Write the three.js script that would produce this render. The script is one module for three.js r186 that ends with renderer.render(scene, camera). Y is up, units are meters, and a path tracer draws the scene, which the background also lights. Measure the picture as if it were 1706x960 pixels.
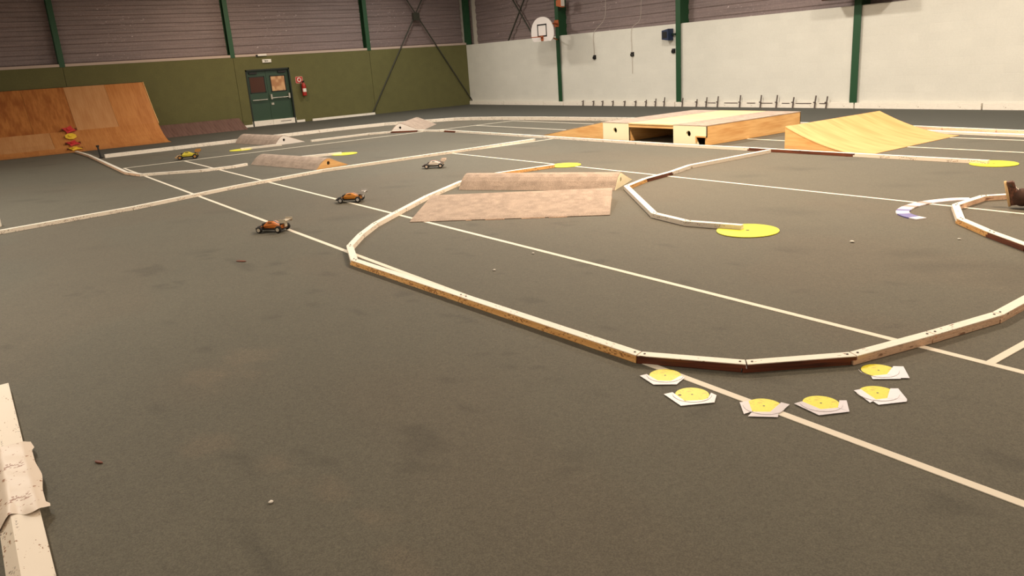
import * as THREE from 'three';
import { mergeGeometries, toCreasedNormals } from 'three/addons/utils/BufferGeometryUtils.js';
import { RoundedBoxGeometry } from 'three/addons/geometries/RoundedBoxGeometry.js';
import { RectAreaLightUniformsLib } from 'three/addons/lights/RectAreaLightUniformsLib.js';
import { MarchingCubes } from 'three/addons/objects/MarchingCubes.js';

// ---------------------------------------------------------------- camera, lamps, exposure
RectAreaLightUniformsLib.init();
const scene = new THREE.Scene();
const camera = new THREE.PerspectiveCamera(2 * Math.atan(480 / 1305) * 180 / Math.PI, 1706 / 960, 0.1, 120);
camera.rotation.order = 'YXZ';
camera.rotation.set(-0.283757, 0.969538, -0.0689982);
camera.position.set(0, 1.85, 0);
scene.add(camera);
const renderer = new THREE.WebGLRenderer({ antialias: true });
renderer.toneMapping = THREE.LinearToneMapping;
renderer.toneMappingExposure = 1.5;
renderer.shadowMap.enabled = true;
scene.background = new THREE.Color(0x0a0908);
// unseen lamps under the roof, some added to brighten beam faces: [x, z, colour, strength]
const WHITE = [1.0, 0.92, 0.80], ORANGE = [1.0, 0.78, 0.56];
const LAMPS = [
  [-27, -14.85, WHITE, 150], [-20.7, -14.85, WHITE, 170], [-14.5, -14.85, WHITE, 220], [-8.2, -14.85, WHITE, 250], [-2, -14.85, WHITE, 160],
  [-27.5, -9, ORANGE, 110], [-21.7, -9, WHITE, 190], [-14.5, -9, WHITE, 280], [-8.2, -9, ORANGE, 470], [-2, -9, ORANGE, 220], [4.2, -9, ORANGE, 220],  // last lamp in this row is added to brighten right-hand beam sides
  [-20.7, 0.8, WHITE, 110], [-14.5, 0.8, WHITE, 170], [-8.2, 0.8, WHITE, 140], [-2, 0.8, ORANGE, 30], [4.2, 0.8, WHITE, 120],  // last lamp here is added only to lift the beam front faces
];

// ---------------------------------------------------------------- helpers
const ORDER = ['first', 'second', 'third', 'fourth', 'fifth', 'sixth', 'seventh', 'eighth', 'ninth', 'tenth', 'eleventh', 'twelfth', 'thirteenth', 'fourteenth', 'fifteenth', 'sixteenth', 'seventeenth', 'eighteenth', 'last'];
const taken = {};
function numbered(name) {
  const n = taken[name] = (taken[name] ?? -1) + 1;
  return n ? `${name}_${String(n).padStart(3, '0')}` : name;
}
function shade(o) { o.traverse(m => { if (m.isMesh) { m.castShadow = true; m.receiveShadow = true; } }); return o; }
function tag(o, label, category, group) {
  o.userData.label = label; o.userData.category = category;
  if (group) o.userData.group = group;
  return o;
}
function thing(name, label, category, pos = [0, 0, 0], turn = 0, group) {
  const o = new THREE.Group(); o.name = numbered(name); scene.add(o);
  o.position.set(...pos); o.rotation.y = turn;
  return tag(o, label, category, group);
}
function struct(name) {
  const o = new THREE.Group(); o.name = name; o.userData.kind = 'structure'; scene.add(o); return o;
}
function part(name, geo, mat, parent, pos, rot) {
  const m = new THREE.Mesh(geo, mat); m.name = name;
  if (pos) m.position.set(...pos);
  if (rot) m.rotation.set(...rot);
  m.castShadow = m.receiveShadow = true;
  parent.add(m); return m;
}
// uv in metres, from the dominant side of each face
function uvBox(g) {
  if (g.index) g = g.toNonIndexed();
  const p = g.attributes.position, uv = new Float32Array(p.count * 2);
  const a = new THREE.Vector3(), b = new THREE.Vector3(), c = new THREE.Vector3(), n = new THREE.Vector3();
  for (let i = 0; i < p.count; i += 3) {
    a.fromBufferAttribute(p, i); b.fromBufferAttribute(p, i + 1); c.fromBufferAttribute(p, i + 2);
    n.subVectors(b, a).cross(c.clone().sub(a));
    const x = Math.abs(n.x), y = Math.abs(n.y), z = Math.abs(n.z);
    [a, b, c].forEach((v, k) => {
      const [s, t] = y >= x && y >= z ? [v.x, v.z] : x >= z ? [v.z, v.y] : [v.x, v.y];
      uv[(i + k) * 2] = s; uv[(i + k) * 2 + 1] = t;
    });
  }
  g.setAttribute('uv', new THREE.BufferAttribute(uv, 2));
  return g;
}
function strip(g) { for (const k of Object.keys(g.attributes)) if (!['position', 'normal', 'uv'].includes(k)) g.deleteAttribute(k); return g; }
const join = (...gs) => mergeGeometries(gs.map(g => strip(g.index ? g.toNonIndexed() : g)));
function box(x0, x1, y0, y1, z0, z1) {
  const g = new THREE.BoxGeometry(x1 - x0, y1 - y0, z1 - z0); g.translate((x0 + x1) / 2, (y0 + y1) / 2, (z0 + z1) / 2);
  return uvBox(g);
}
function rbox(w, h, d, r = 0.006, x = 0, y = 0, z = 0) { const g = new RoundedBoxGeometry(w, h, d, 2, r); g.translate(x, y, z); return uvBox(g); }
// plan outline [[x, z], ...] raised from y0 to y1
function prism(pts, y0, y1, bevel = 0) {
  const s = new THREE.Shape(pts.map(([x, z]) => new THREE.Vector2(x, -z)));
  const g = new THREE.ExtrudeGeometry(s, { depth: y1 - y0 - 2 * bevel, bevelEnabled: bevel > 0, bevelSize: bevel, bevelOffset: -bevel, bevelThickness: bevel, bevelSegments: 1, curveSegments: 24 });
  g.rotateX(-Math.PI / 2); g.translate(0, y0 + bevel, 0);
  return uvBox(g);
}
// side outline [[x, y], ...] pushed along z from z0 to z1
function slab(pts, z0, z1, holes = [], bevel = 0) {
  const s = new THREE.Shape(pts.map(([x, y]) => new THREE.Vector2(x, y)));
  for (const [x, y, r] of holes) { const h = new THREE.Path(); h.absarc(x, y, r, 0, Math.PI * 2, true); s.holes.push(h); }
  const g = new THREE.ExtrudeGeometry(s, { depth: z1 - z0 - 2 * bevel, bevelEnabled: bevel > 0, bevelSize: bevel, bevelOffset: -bevel, bevelThickness: bevel, bevelSegments: 2, curveSegments: 20 });
  g.translate(0, 0, z0 + bevel);
  return uvBox(g);
}
function tube(a, b, r, seg = 8) {
  const A = new THREE.Vector3(...a), B = new THREE.Vector3(...b), d = B.clone().sub(A);
  const g = new THREE.CylinderGeometry(r, r, d.length(), seg);
  g.applyQuaternion(new THREE.Quaternion().setFromUnitVectors(new THREE.Vector3(0, 1, 0), d.clone().normalize()));
  g.translate(...A.add(B).multiplyScalar(0.5).toArray());
  return g.toNonIndexed();
}
const curveTube = (pts, r, seg = 24) => new THREE.TubeGeometry(new THREE.CatmullRomCurve3(pts.map(p => new THREE.Vector3(...p))), seg, r, 6).toNonIndexed();
function disc(r, h, x = 0, y = 0, z = 0, seg = 20) { const g = new THREE.CylinderGeometry(r, r, h, seg); g.translate(x, y + h / 2, z); return uvBox(g); }
function rng(seed) { let s = seed >>> 0; return () => { s = (s + 0x6D2B79F5) | 0; let t = Math.imul(s ^ (s >>> 15), 1 | s); t = (t + Math.imul(t ^ (t >>> 7), 61 | t)) ^ t; return ((t ^ (t >>> 14)) >>> 0) / 4294967296; }; }
const hash = (x, y, s) => { let h = Math.imul(x, 374761393) + Math.imul(y, 668265263) + Math.imul(s, 974634777) | 0; h = Math.imul(h ^ (h >>> 13), 1274126177); return ((h ^ (h >>> 16)) >>> 0) / 4294967296; };
// value noise, repeating every px by py cells
function noise(x, y, px = 1e6, py = px, s = 1) {
  const i = Math.floor(x), j = Math.floor(y), f = x - i, g = y - j, u = f * f * (3 - 2 * f), v = g * g * (3 - 2 * g);
  const w = (a, n) => ((a % n) + n) % n;
  const a = hash(w(i, px), w(j, py), s), b = hash(w(i + 1, px), w(j, py), s), c = hash(w(i, px), w(j + 1, py), s), d = hash(w(i + 1, px), w(j + 1, py), s);
  return a + (b - a) * u + (c - a) * v + (a - b - c + d) * u * v;
}
const step = (a, b, x) => { const t = Math.min(1, Math.max(0, (x - a) / (b - a))); return t * t * (3 - 2 * t); };
const mix = (a, b, t) => a.map((v, i) => v + (b[i] - v) * t);
function texture(w, h, fn, metres, srgb = true) {
  const d = new Uint8Array(w * h * 4);
  for (let y = 0; y < h; y++) for (let x = 0; x < w; x++) {
    const c = fn(x / w, y / h), k = (y * w + x) * 4;
    d[k] = Math.max(0, Math.min(255, c[0])); d[k + 1] = Math.max(0, Math.min(255, c[1])); d[k + 2] = Math.max(0, Math.min(255, c[2])); d[k + 3] = 255;
  }
  const t = new THREE.DataTexture(d, w, h); t.wrapS = t.wrapT = THREE.RepeatWrapping; t.magFilter = THREE.LinearFilter; t.minFilter = THREE.LinearMipmapLinearFilter; t.generateMipmaps = true;
  if (srgb) t.colorSpace = THREE.SRGBColorSpace;
  t.repeat.set(1 / metres[0], 1 / metres[1]); t.needsUpdate = true;
  return t;
}
const std = (color, roughness = 0.7, more = {}) => new THREE.MeshStandardMaterial({ color, roughness, side: THREE.DoubleSide, ...more });
const grainTex = (base, dark, seed, metres = [1, 0.5], contrast = 1) => texture(512, 256, (u, v) => {
  const l = noise(u * 6, v * 60, 6, 60, seed) * 0.5 + noise(u * 14, v * 128, 14, 128, seed + 1) * 0.3 + noise(u * 3, v * 10, 3, 10, seed + 2) * 0.6;
  return mix(base, dark, Math.min(1, Math.max(0, (l - 0.45) * 1.6)) * contrast);
}, metres);

// ---------------------------------------------------------------- materials
const speckle = (base, amp, seed, metres, coarse = 0.3) => texture(1024, 1024, (u, v) => {
  const f = noise(u * 512, v * 512, 512, 512, seed) - 0.5, m = noise(u * 128, v * 128, 128, 128, seed + 1) - 0.5, c = noise(u * 16, v * 16, 16, 16, seed + 2) - 0.5;
  const k = 1 + amp * (f * 1.3 + m * 0.35 + c * coarse);
  return base.map(b => b * k);
}, metres);
const M = {
  floor: std(0xffffff, 0.82, { map: speckle([91, 87, 75], 0.22, 11, [2, 2], 0.1), vertexColors: true }),
  runoff: std(0xffffff, 0.85, { map: speckle([70, 69, 62], 0.2, 17, [2, 2], 0.1) }),
  line: std(0xe6ddcc, 0.6),
  greenWall: std(0xffffff, 0.85, { map: speckle([96, 93, 54], 0.1, 23, [3, 3], 0.5) }),
  whiteWall: std(0xffffff, 0.8, {
    map: texture(1024, 1024, (u, v) => { // 4 m x 2 m: faint paint tone from block to block
      const row = Math.floor(v * 10), bx = Math.floor(u * 8 + (row % 2) * 0.5) % 8, t = hash(bx, row, 5) - 0.5, f = noise(u * 200, v * 100, 200, 100, 6) - 0.5, sm = noise(u * 9, v * 5, 9, 5, 7) - 0.5;
      const k = 1 + 0.014 * t + 0.02 * f + 0.02 * sm; return [216 * k, 213 * k, 203 * k];
    }, [4, 2]),
    bumpMap: texture(1024, 1024, (u, v) => {
      const row = Math.floor(v * 10), fy = (v * 10) % 1, fx = (u * 8 + (row % 2) * 0.5) % 1;
      const j = Math.min(step(0, 0.06, fy), step(0, 0.03, fx)); const c = 150 + 90 * j + 15 * noise(u * 300, v * 150, 300, 150, 8); return [c, c, c];
    }, [4, 2], false), bumpScale: 0.004,
  }),
  cladding: std(0xffffff, 0.6, { metalness: 0.1, map: texture(1024, 512, (u, v) => {
    const s = noise(u * 8, v * 90, 8, 90, 31) - 0.5, f = noise(u * 300, v * 150, 300, 150, 32) - 0.5, sc = noise(u * 60, v * 130, 60, 130, 33);
    const k = 1 + 0.14 * s + 0.12 * f, w = step(0.9, 0.95, sc) * step(0.6, 0.75, noise(u * 7, v * 9, 7, 9, 34)) * 60; return [132 * k + w, 116 * k + w, 114 * k + w];
  }, [5.6, 2.8]) }),
  flashing: std(0xb8a497, 0.6),
  steel: std(0x1f4a2c, 0.5, { metalness: 0.1 }),
  steelDark: std(0x16281c, 0.55, { metalness: 0.1 }),
  brace: std(0x3a3a30, 0.6, { metalness: 0.2 }),
  white: std(0xffffff, 0.6, { map: texture(1024, 512, (u, v) => { // chipped white paint on timber, 1 m x 0.5 m
    const a = noise(u * 40, v * 60, 40, 60, 41), b = noise(u * 150, v * 90, 150, 90, 42), c = noise(u * 7, v * 6, 7, 6, 43), f = noise(u * 14, v * 30, 14, 30, 44);
    const chip = step(0.80, 0.84, a * 0.6 + b * 0.4 + (c - 0.5) * 0.3), scuff = step(0.66, 0.78, f) * step(0.55, 0.75, b) * step(0.4, 0.6, c) * 0.75;
    return mix(mix([234, 222, 206], [150, 110, 76], chip), [70, 54, 46], scuff);
  }, [1, 0.5]) }),
  topWhite: std(0xffffff, 0.55, { map: texture(512, 256, (u, v) => {
    const a = noise(u * 50, v * 40, 50, 40, 51), c = noise(u * 6, v * 6, 6, 6, 52), k = 1 + 0.04 * (noise(u * 20, v * 60, 20, 60, 53) - 0.5);
    return mix([240 * k, 232 * k, 219 * k], [120, 92, 70], step(0.86, 0.9, a) * step(0.5, 0.7, c) * 0.8);
  }, [1, 0.5]) }),
  raw: std(0xffffff, 0.7, { map: texture(1024, 256, (u, v) => { // bare pinkish pine with knots
    const g = noise(u * 5, v * 40, 5, 40, 61), k = step(0.8, 0.9, noise(u * 16, v * 10, 16, 10, 62)), m = step(0.72, 0.8, noise(u * 60, v * 60, 60, 60, 63)) * 0.5;
    return mix(mix([240, 208, 178], [222, 180, 148], g), [120, 80, 58], Math.max(k * 0.7, m * 0.5));
  }, [1, 0.25]) }),
  ochre: std(0xffffff, 0.7, { map: texture(1024, 256, (u, v) => {
    const g = noise(u * 6, v * 40, 6, 40, 71), m = noise(u * 70, v * 30, 70, 30, 72), c = noise(u * 12, v * 8, 12, 8, 73);
    return mix(mix([240, 194, 128], [214, 156, 88], g), [140, 90, 46], step(0.55, 0.8, m * 0.6 + c * 0.4) * 0.8);
  }, [1, 0.25]) }),
  brown: std(0xffffff, 0.55, { map: grainTex([122, 62, 34], [66, 30, 16], 81, [1, 0.4]) }),
  bolt: std(0x3b342c, 0.5, { metalness: 0.5 }),
  carpet: std(0xffffff, 0.95, { map: speckle([164, 146, 132], 0.3, 91, [1.2, 1.2], 0.5) }),
  plyOrange: std(0xffffff, 0.5, { map: grainTex([192, 130, 74], [170, 106, 54], 101, [1.2, 1.2], 0.9) }),
  plyOld: std(0xffffff, 0.5, { map: grainTex([180, 116, 60], [150, 88, 42], 104, [0.9, 2.6], 1.1) }),
  plyPale: std(0xffffff, 0.55, { map: grainTex([192, 140, 92], [176, 120, 72], 107, [1.2, 1.2], 0.8) }),
  plyYellow: std(0xffffff, 0.55, { map: grainTex([216, 168, 108], [196, 140, 80], 110, [1.6, 1.0], 0.8) }),
  plyDeck: std(0xffffff, 0.55, { map: grainTex([236, 208, 158], [222, 184, 124], 116, [1.6, 1.0], 0.7) }),
  whitePanel: std(0xefe4da, 0.6),
  plySide: std(0xffffff, 0.6, { map: grainTex([224, 178, 116], [202, 146, 84], 113, [1.2, 0.8], 0.8) }),
  cream: std(0xf1e6c4, 0.6),
  hole: std(0x060504, 0.9),
  yellow: std(0xe6e034, 0.45),
  paperYellow: std(0xffffff, 0.5, { map: texture(256, 256, (u, v) => { const f = noise(u * 40, v * 40, 40, 40, 121) - 0.5, st = step(0.8, 0.86, noise(u * 22, v * 22, 22, 22, 122)); return mix([240 + 10 * f, 228 + 10 * f, 44], [190, 160, 30], st * 0.4); }, [0.25, 0.25]) }),
  tape: new THREE.MeshPhysicalMaterial({ color: 0xf4eef6, roughness: 0.34, transparent: true, opacity: 0.7, side: THREE.DoubleSide }),
  tapeRim: std(0xefe8ea, 0.3),
  black: std(0x12100f, 0.6), rubber: std(0x191614, 0.85), chrome: std(0xcfc8bc, 0.3, { metalness: 0.8 }),
  doorGreen: std(0x28422f, 0.45), doorDark: std(0x131d15, 0.6), paneDark: std(0x4a2a20, 0.15), tanSheet: std(0xffffff, 0.25, { map: texture(128, 128, (u, v) => mix([206, 164, 120], [150, 96, 62], step(0.5, 0.9, noise(u * 5, v * 4, 5, 4, 131)) * 0.6), [0.55, 0.55]) }),
  red: std(0xa3241c, 0.35), signRed: std(0xb02a22, 0.5), signWhite: std(0xe8e2d8, 0.5),
  board: std(0xe8e0dc, 0.4), rim: std(0xb8643a, 0.5, { metalness: 0.3 }), blue: std(0x23304c, 0.5),
  brownBoard: std(0xffffff, 0.75, { map: grainTex([110, 84, 76], [88, 62, 56], 141, [1.5, 0.5]) }),
  cord: std(0xb9aca2, 0.7), ceiling: std(0x9a928a, 0.9), plain: std(0xcfc6b8, 0.9), greyPeg: std(0x5c504a, 0.6),
  sheet: std(0xffffff, 0.45, { map: texture(512, 512, (u, v) => mix([226, 210, 194], [150, 104, 76], step(0.72, 0.82, noise(u * 14, v * 14, 14, 14, 151) * 0.6 + noise(u * 60, v * 60, 60, 60, 152) * 0.4)), [0.4, 0.4]) }),
};

// ---------------------------------------------------------------- the setting
const X0 = -30.95, X1 = 14, Z0 = -19.67, Z1 = 2.4, TOP = 7.0, WH = 2.6, DEEP = 0.34;
{
  const floor = struct('floor');
  const scuffs = [[-3.6, -0.95, 0.16, 0.1], [-3.36, -0.97, 0.13, 0.08], [-3.14, -1.06, 0.16, 0.07], [-2.8, -1.13, 0.13, 0.07], [-2.45, -1.09, 0.12, 0.07], [-5.1, -0.98, 0.26, 0.12], [-5.2, -1.35, 0.3, 0.2], [-4.1, -0.75, 0.35, 0.14]];
  function patch(x0, x1, z0, z1, cell) {
    const nx = Math.round((x1 - x0) / cell), nz = Math.round((z1 - z0) / cell);
    const g = new THREE.PlaneGeometry(x1 - x0, z1 - z0, nx, nz); g.rotateX(-Math.PI / 2); g.translate((x0 + x1) / 2, 0, (z0 + z1) / 2);
    const p = g.attributes.position, col = new Float32Array(p.count * 3), uv = g.attributes.uv;
    for (let i = 0; i < p.count; i++) {
      const x = p.getX(i), z = p.getZ(i);
      const n = noise(x * 0.7 + 90, z * 0.7 + 90, 1e6, 1e6, 3), m = noise(x * 3 + 50, z * 5 + 50, 1e6, 1e6, 4), f = noise(x * 9 + 50, z * 9 + 50, 1e6, 1e6, 5);
      let c = [1, 1, 1].map(v => v * (0.95 + 0.08 * n + 0.025 * m + 0.01 * f));
      c = mix(c, [c[0] * 1.06, c[1] * 0.97, c[2] * 0.93], step(0.55, 0.8, noise(x * 0.8 + 20, z * 1.1 + 20, 1e6, 1e6, 6)) * 0.5);   // worn reddish dust
      c = mix(c, c.map(v => v * 0.78), step(0.74, 0.84, noise(x * 2.3 + 7, z * 6 + 7, 1e6, 1e6, 7) * 0.7 + f * 0.3));                // rubber scuffs
      for (const [sx, sz, rx, rz] of scuffs) {
        const d = Math.hypot((x - sx) / rx, (z - sz) / rz) + (f - 0.5) * 1.1 + (m - 0.5) * 0.6;
        c = mix(c, [1.34, 1.2, 1.14], step(1.0, 0.45, d) * 0.5);
      }
      col.set(c, i * 3); uv.setXY(i, x, -z);
    }
    g.setAttribute('color', new THREE.BufferAttribute(col, 3));
    return g;
  }
  part('playing_surface', patch(-9, X1, -6, Z1, 0.065), M.floor, floor);
  part('playing_surface', mergeGeometries([patch(X0 - 0.4, -9, -6, Z1, 0.3), patch(X0 - 0.4, X1, Z0 - 0.4, -6, 0.3)]), M.floor, floor);
  part('floor_slab', box(X0 - 0.5, X1 + 0.3, -0.3, -0.004, Z0 - 0.5, Z1 + 0.3), M.plain, floor);
  // darker run-off surface between the outer track border and the walls
  part('runoff_surface', prism([[X0, -3.35], [-24.05, -3.35], [-24.22, -7], [-24.36, -10.5], [-24.24, -11.93], [-22.99, -13.91], [-22.39, -14.2], [-21.14, -14.58], [-19.51, -14.87], [-16, -15.3], [-10.9, -15.27], [-8.63, -15.28], [-6, -15.0], [X1, -14.6], [X1, Z0], [X0, Z0]], 0, 0.003), M.runoff, floor);
  // painted court lines
  const w = 0.025;
  const LX = (z, x0, x1) => part('court_line', box(x0, x1, 0, 0.004, z - w, z + w), M.line, floor);
  const LZ = (x, z0, z1) => part('court_line', box(x - w, x + w, 0, 0.0045, z0, z1), M.line, floor);
  LX(-3.19, -20.3, X1 - 3); LX(-4.55, -20.3, X1 - 3); LX(-8.69, -14.6, -1.88); LX(-13.03, -20.4, X1 - 3); LX(-14.43, -20.4, X1 - 3);
  LZ(-20.35, -14.45, -3.17); LZ(-14.6, -13.0, -4.55); LZ(-1.88, -13.0, -4.55);

  // green wall on the left: blockwork below, ribbed cladding between steel columns above
  const DZ0 = -11.4, DZ1 = -9.67, DH = 2.12;
  const wl = struct('wall_left');
  const cz = [2.4, -3.62, -9.3, -14.9, Z0];
  for (let i = 0; i < 4; i++) {
    const a = cz[i + 1] + 0.006, b = cz[i] - 0.006;
    const gs = a < DZ0 && b > DZ0 ? [box(X0 - 0.2, X0, 0, WH, a, DZ0), box(X0 - 0.2, X0, DH, WH, DZ0, DZ1), box(X0 - 0.2, X0, 0, WH, DZ1, b)] : [box(X0 - 0.2, X0, 0, WH, a, b)];
    part('green_wall_panel', mergeGeometries(gs), M.greenWall, wl);
    part('flashing', box(X0 - 0.05, X0 + 0.012, WH, WH + 0.085, a, b), M.flashing, wl);
  }
  part('backing', mergeGeometries([box(X0 - 0.5, X0 - 0.42, 0, TOP, Z0 - 0.5, DZ0 - 0.1), box(X0 - 0.5, X0 - 0.42, 0, TOP, DZ1 + 0.1, Z1 + 0.3), box(X0 - 0.5, X0 - 0.42, DH + 0.1, TOP, DZ0 - 0.1, DZ1 + 0.1), box(X0 - 0.5, X0 - 0.42, 0, DH + 0.1, DZ0 - 0.1, DZ1 + 0.1)]), M.plain, wl);
  function ribs(len, y0, y1, pitch = 0.3, deep = 0.024) {   // horizontal trapezoid ribs, outline in x (out) and y
    const pts = [[-0.04, y0]];
    for (let y = y0; y < y1 - 1e-6; y += pitch) pts.push([0, y], [0, y + pitch * 0.34], [deep, y + pitch * 0.44], [deep, y + pitch * 0.9]);
    pts.push([0, y1], [-0.04, y1]);
    return slab(pts, 0, len);
  }
  for (let i = 0; i < 4; i++) part('cladding_panel', uvSwap(ribs(cz[i] - cz[i + 1], WH, TOP)), M.cladding, wl, [X0 - DEEP, 0, cz[i + 1]]);
  part('wall_ledge', box(X0 - DEEP - 0.04, X0 - 0.05, WH - 0.05, WH + 0.01, Z0 - 0.3, Z1), M.flashing, wl);
  const ibeam = (y0, y1) => [box(-0.02, 0.0, y0, y1, -0.085, 0.085), box(-DEEP, -0.02, y0, y1, -0.008, 0.008), box(-DEEP, -DEEP + 0.02, y0, y1, -0.085, 0.085)];
  for (const z of cz.slice(1, 4)) part('steel_column', mergeGeometries(ibeam(WH - 0.02, TOP)), M.steel, wl, [X0 + 0.02, 0, z]);
  for (const [a, b] of [[[X0 + 0.05, 0.06, -14.72], [X0 + 0.05, 6.9, -19.1]], [[X0 + 0.12, 0.06, -19.75], [X0 + 0.12, 6.9, -15.25]]]) part('cross_brace', tube(a, b, 0.028), M.brace, wl);
  part('gusset', box(X0 + 0.02, X0 + 0.15, 3.7, 4.0, -17.35, -17.05), M.brace, wl);

  // white blockwork wall
  const wf = struct('wall_far');
  part('white_blockwork', box(X0 - 0.2, X1 + 0.2, 0, 2.58, Z0 - 0.2, Z0), M.whiteWall, wf);
  const cx = [X0, -24.37, -18.25, -12.1, -6.0, 0.1, 6.2, X1];
  for (let i = 0; i < 7; i++) part('cladding_panel', uvSwap(ribs(cx[i + 1] - cx[i], 2.58, TOP, 0.3)), M.cladding, wf, [cx[i], 0, Z0 - DEEP], [0, -Math.PI / 2, 0]);
  part('wall_ledge', box(X0 - 0.3, X1, 2.53, 2.585, Z0 - DEEP - 0.06, Z0 - 0.005), M.whiteWall, wf);
  part('backing', box(X0 - 0.5, X1 + 0.3, 0, TOP, Z0 - 0.55, Z0 - 0.45), M.plain, wf);
  for (const x of cx.slice(1, 7)) {
    part('steel_column', mergeGeometries([box(-0.1, 0.1, 0.12, TOP, 0.05, 0.07), box(-0.008, 0.008, 0.12, TOP, -0.004, 0.05), box(-0.09, 0.09, 2.58, TOP, -DEEP, 0.05)]), M.steel, wf, [x, 0, Z0]);
  }
  part('steel_column', box(-0.12, 0.12, 2.6, TOP, -0.1, 0.1), M.steel, wf, [X0 + 0.0, 0, Z0 - 0.1]);
  for (const [a, b] of [[[-27.9, 2.6], [-25.2, 5.8]], [[-26.1, 2.6], [-28.9, 5.9]]]) part('cross_brace', tube([a[0], a[1], Z0 - 0.15], [b[0], b[1], Z0 - 0.15], 0.03), M.brace, wf);
  // low white boards along the foot of the white wall
  const jb = [X0 + 0.02, -28.22, -25.45, -24.2, -22.99, -18.4, -12.05, -8.85, -3, 3, 9, X1];
  const bb = struct('baseboard_far');
  for (let i = 0; i < jb.length - 1; i++) part('board', box(jb[i] + 0.02, jb[i + 1] - 0.02, 0, 0.15, Z0 + 0.015, Z0 + 0.085), M.topWhite, bb);
  // the two walls behind the camera, the ceiling
  const wr = struct('wall_right'); part('wall_panel', box(X1, X1 + 0.3, 0, TOP, Z0, Z1), M.plain, wr);
  const wn = struct('wall_near'); part('wall_panel', box(X0 - 0.3, X1 + 0.3, 0, TOP, Z1, Z1 + 0.3), M.plain, wn);
  const ce = struct('ceiling'); part('roof_deck', box(X0 - 0.5, X1 + 0.3, TOP, TOP + 0.25, Z0 - 0.5, Z1 + 0.3), M.ceiling, ce);

  // double door
  const d = struct('door_1');
  const dx = X0 - 0.09;
  part('door_frame', mergeGeometries([box(X0 - 0.2, X0 + 0.015, 0, DH, DZ1 - 0.05, DZ1), box(X0 - 0.2, X0 + 0.015, 0, DH, DZ0, DZ0 + 0.05), box(X0 - 0.2, X0 + 0.015, DH - 0.06, DH, DZ0, DZ1)]), M.doorDark, d);
  const mid = -10.47;
  [[mid + 0.004, DZ1 - 0.05, 0.98], [DZ0 + 0.05, mid - 0.004, 1.02]].forEach(([z0, z1, bar], k) => {
    const c = (z0 + z1) / 2;
    const leaf = part('door_leaf', box(dx - 0.045, dx, 0.03, DH - 0.06, z0, z1), M.doorGreen, d);
    part('window_pane', box(dx - 0.01, dx + 0.006, 1.27, 1.83, c - 0.28, c + 0.28), M.paneDark, leaf);
    if (k) part('tan_sheet', box(dx + 0.006, dx + 0.009, 1.28, 1.82, c - 0.265, c + 0.265), M.tanSheet, leaf).userData.label = 'tan mottled sheet covering the pane';  // thin tan mottled sheet in front of the second pane
    part('window_frame', mergeGeometries([box(dx, dx + 0.015, 1.24, 1.27, c - 0.31, c + 0.31), box(dx, dx + 0.015, 1.83, 1.86, c - 0.31, c + 0.31), box(dx, dx + 0.015, 1.24, 1.86, c - 0.31, c - 0.28), box(dx, dx + 0.015, 1.24, 1.86, c + 0.28, c + 0.31)]), M.doorDark, leaf);
    part('push_bar', join(tube([dx + 0.08, bar, z0 + 0.08], [dx + 0.08, bar, z1 - 0.08], 0.022)), M.chrome, leaf);
    if (k) part('bar_bracket', mergeGeometries([box(dx, dx + 0.1, bar - 0.05, bar + 0.14, z0 + 0.05, z0 + 0.11), box(dx, dx + 0.1, bar - 0.05, bar + 0.14, z1 - 0.11, z1 - 0.05)]), M.chrome, leaf);
    part('door_closer', box(dx, dx + 0.06, DH - 0.17, DH - 0.1, k ? z0 + 0.1 : z1 - 0.4, k ? z0 + 0.4 : z1 - 0.1), M.black, leaf);
    part('kick_plate', box(dx, dx + 0.1, 0.0, 0.2, z0 - (k ? 0.06 : 0), z1 + (k ? 0 : 0.06)), M.topWhite, leaf);
    if (k) { part('lock', box(dx, dx + 0.03, 0.76, 0.84, z1 - 0.16, z1 - 0.06), M.chrome, leaf); part('scuff_strip', box(dx + 0.1, dx + 0.103, 0.1, 0.125, z0 + 0.15, z1 - 0.3), M.greyPeg, leaf); }
  });
  const bl = struct('baseboard_left');
  part('board', box(X0 + 0.01, X0 + 0.04, 0, 0.09, -9.66, -8.95), M.topWhite, bl);
  part('board', box(X0 + 0.01, X0 + 0.04, 0, 0.09, -11.75, -11.42), M.topWhite, bl);
}
// rib panels: let the texture run along the panel
function uvSwap(g) { const p = g.attributes.position, uv = g.attributes.uv; for (let i = 0; i < p.count; i++) uv.setXY(i, p.getZ(i), p.getY(i)); return g; }

// ---------------------------------------------------------------- lamps (hung under the roof, above the picture)
for (const [x, z, c, s] of LAMPS) {
  const warm = c === ORANGE;
  const row = z < -12 ? 'white wall row' : z < -5 ? 'middle row' : 'row nearest the camera', place = LAMPS.filter(l => l[1] === z && l[0] < x).length;
  const t = thing('unseen_lamp', `${warm ? 'orange' : 'white'} unseen square lamp under the roof, ${row}, ${ORDER[place]} from the green wall`, 'lamp', [x, 5.5, z]);
  part('housing', slab([[-0.32, 0], [0.32, 0], [0.2, 0.2], [-0.2, 0.2]], -0.3, 0.3), M.plain, t);
  part('diffuser', box(-0.28, 0.28, -0.012, -0.002, -0.28, 0.28), new THREE.MeshStandardMaterial({ color: 0x222222, emissive: new THREE.Color(...c), emissiveIntensity: 6 }), t);
  for (const hx of [-0.15, 0.15]) part('hanger', tube([hx, 0.2, 0], [hx, 1.5, 0], 0.01), M.black, t);
  const l = new THREE.RectAreaLight(new THREE.Color(...c), s, 0.56, 0.56);
  l.position.set(0, -0.02, 0); l.rotation.x = -Math.PI / 2; t.add(l);
}

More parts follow.
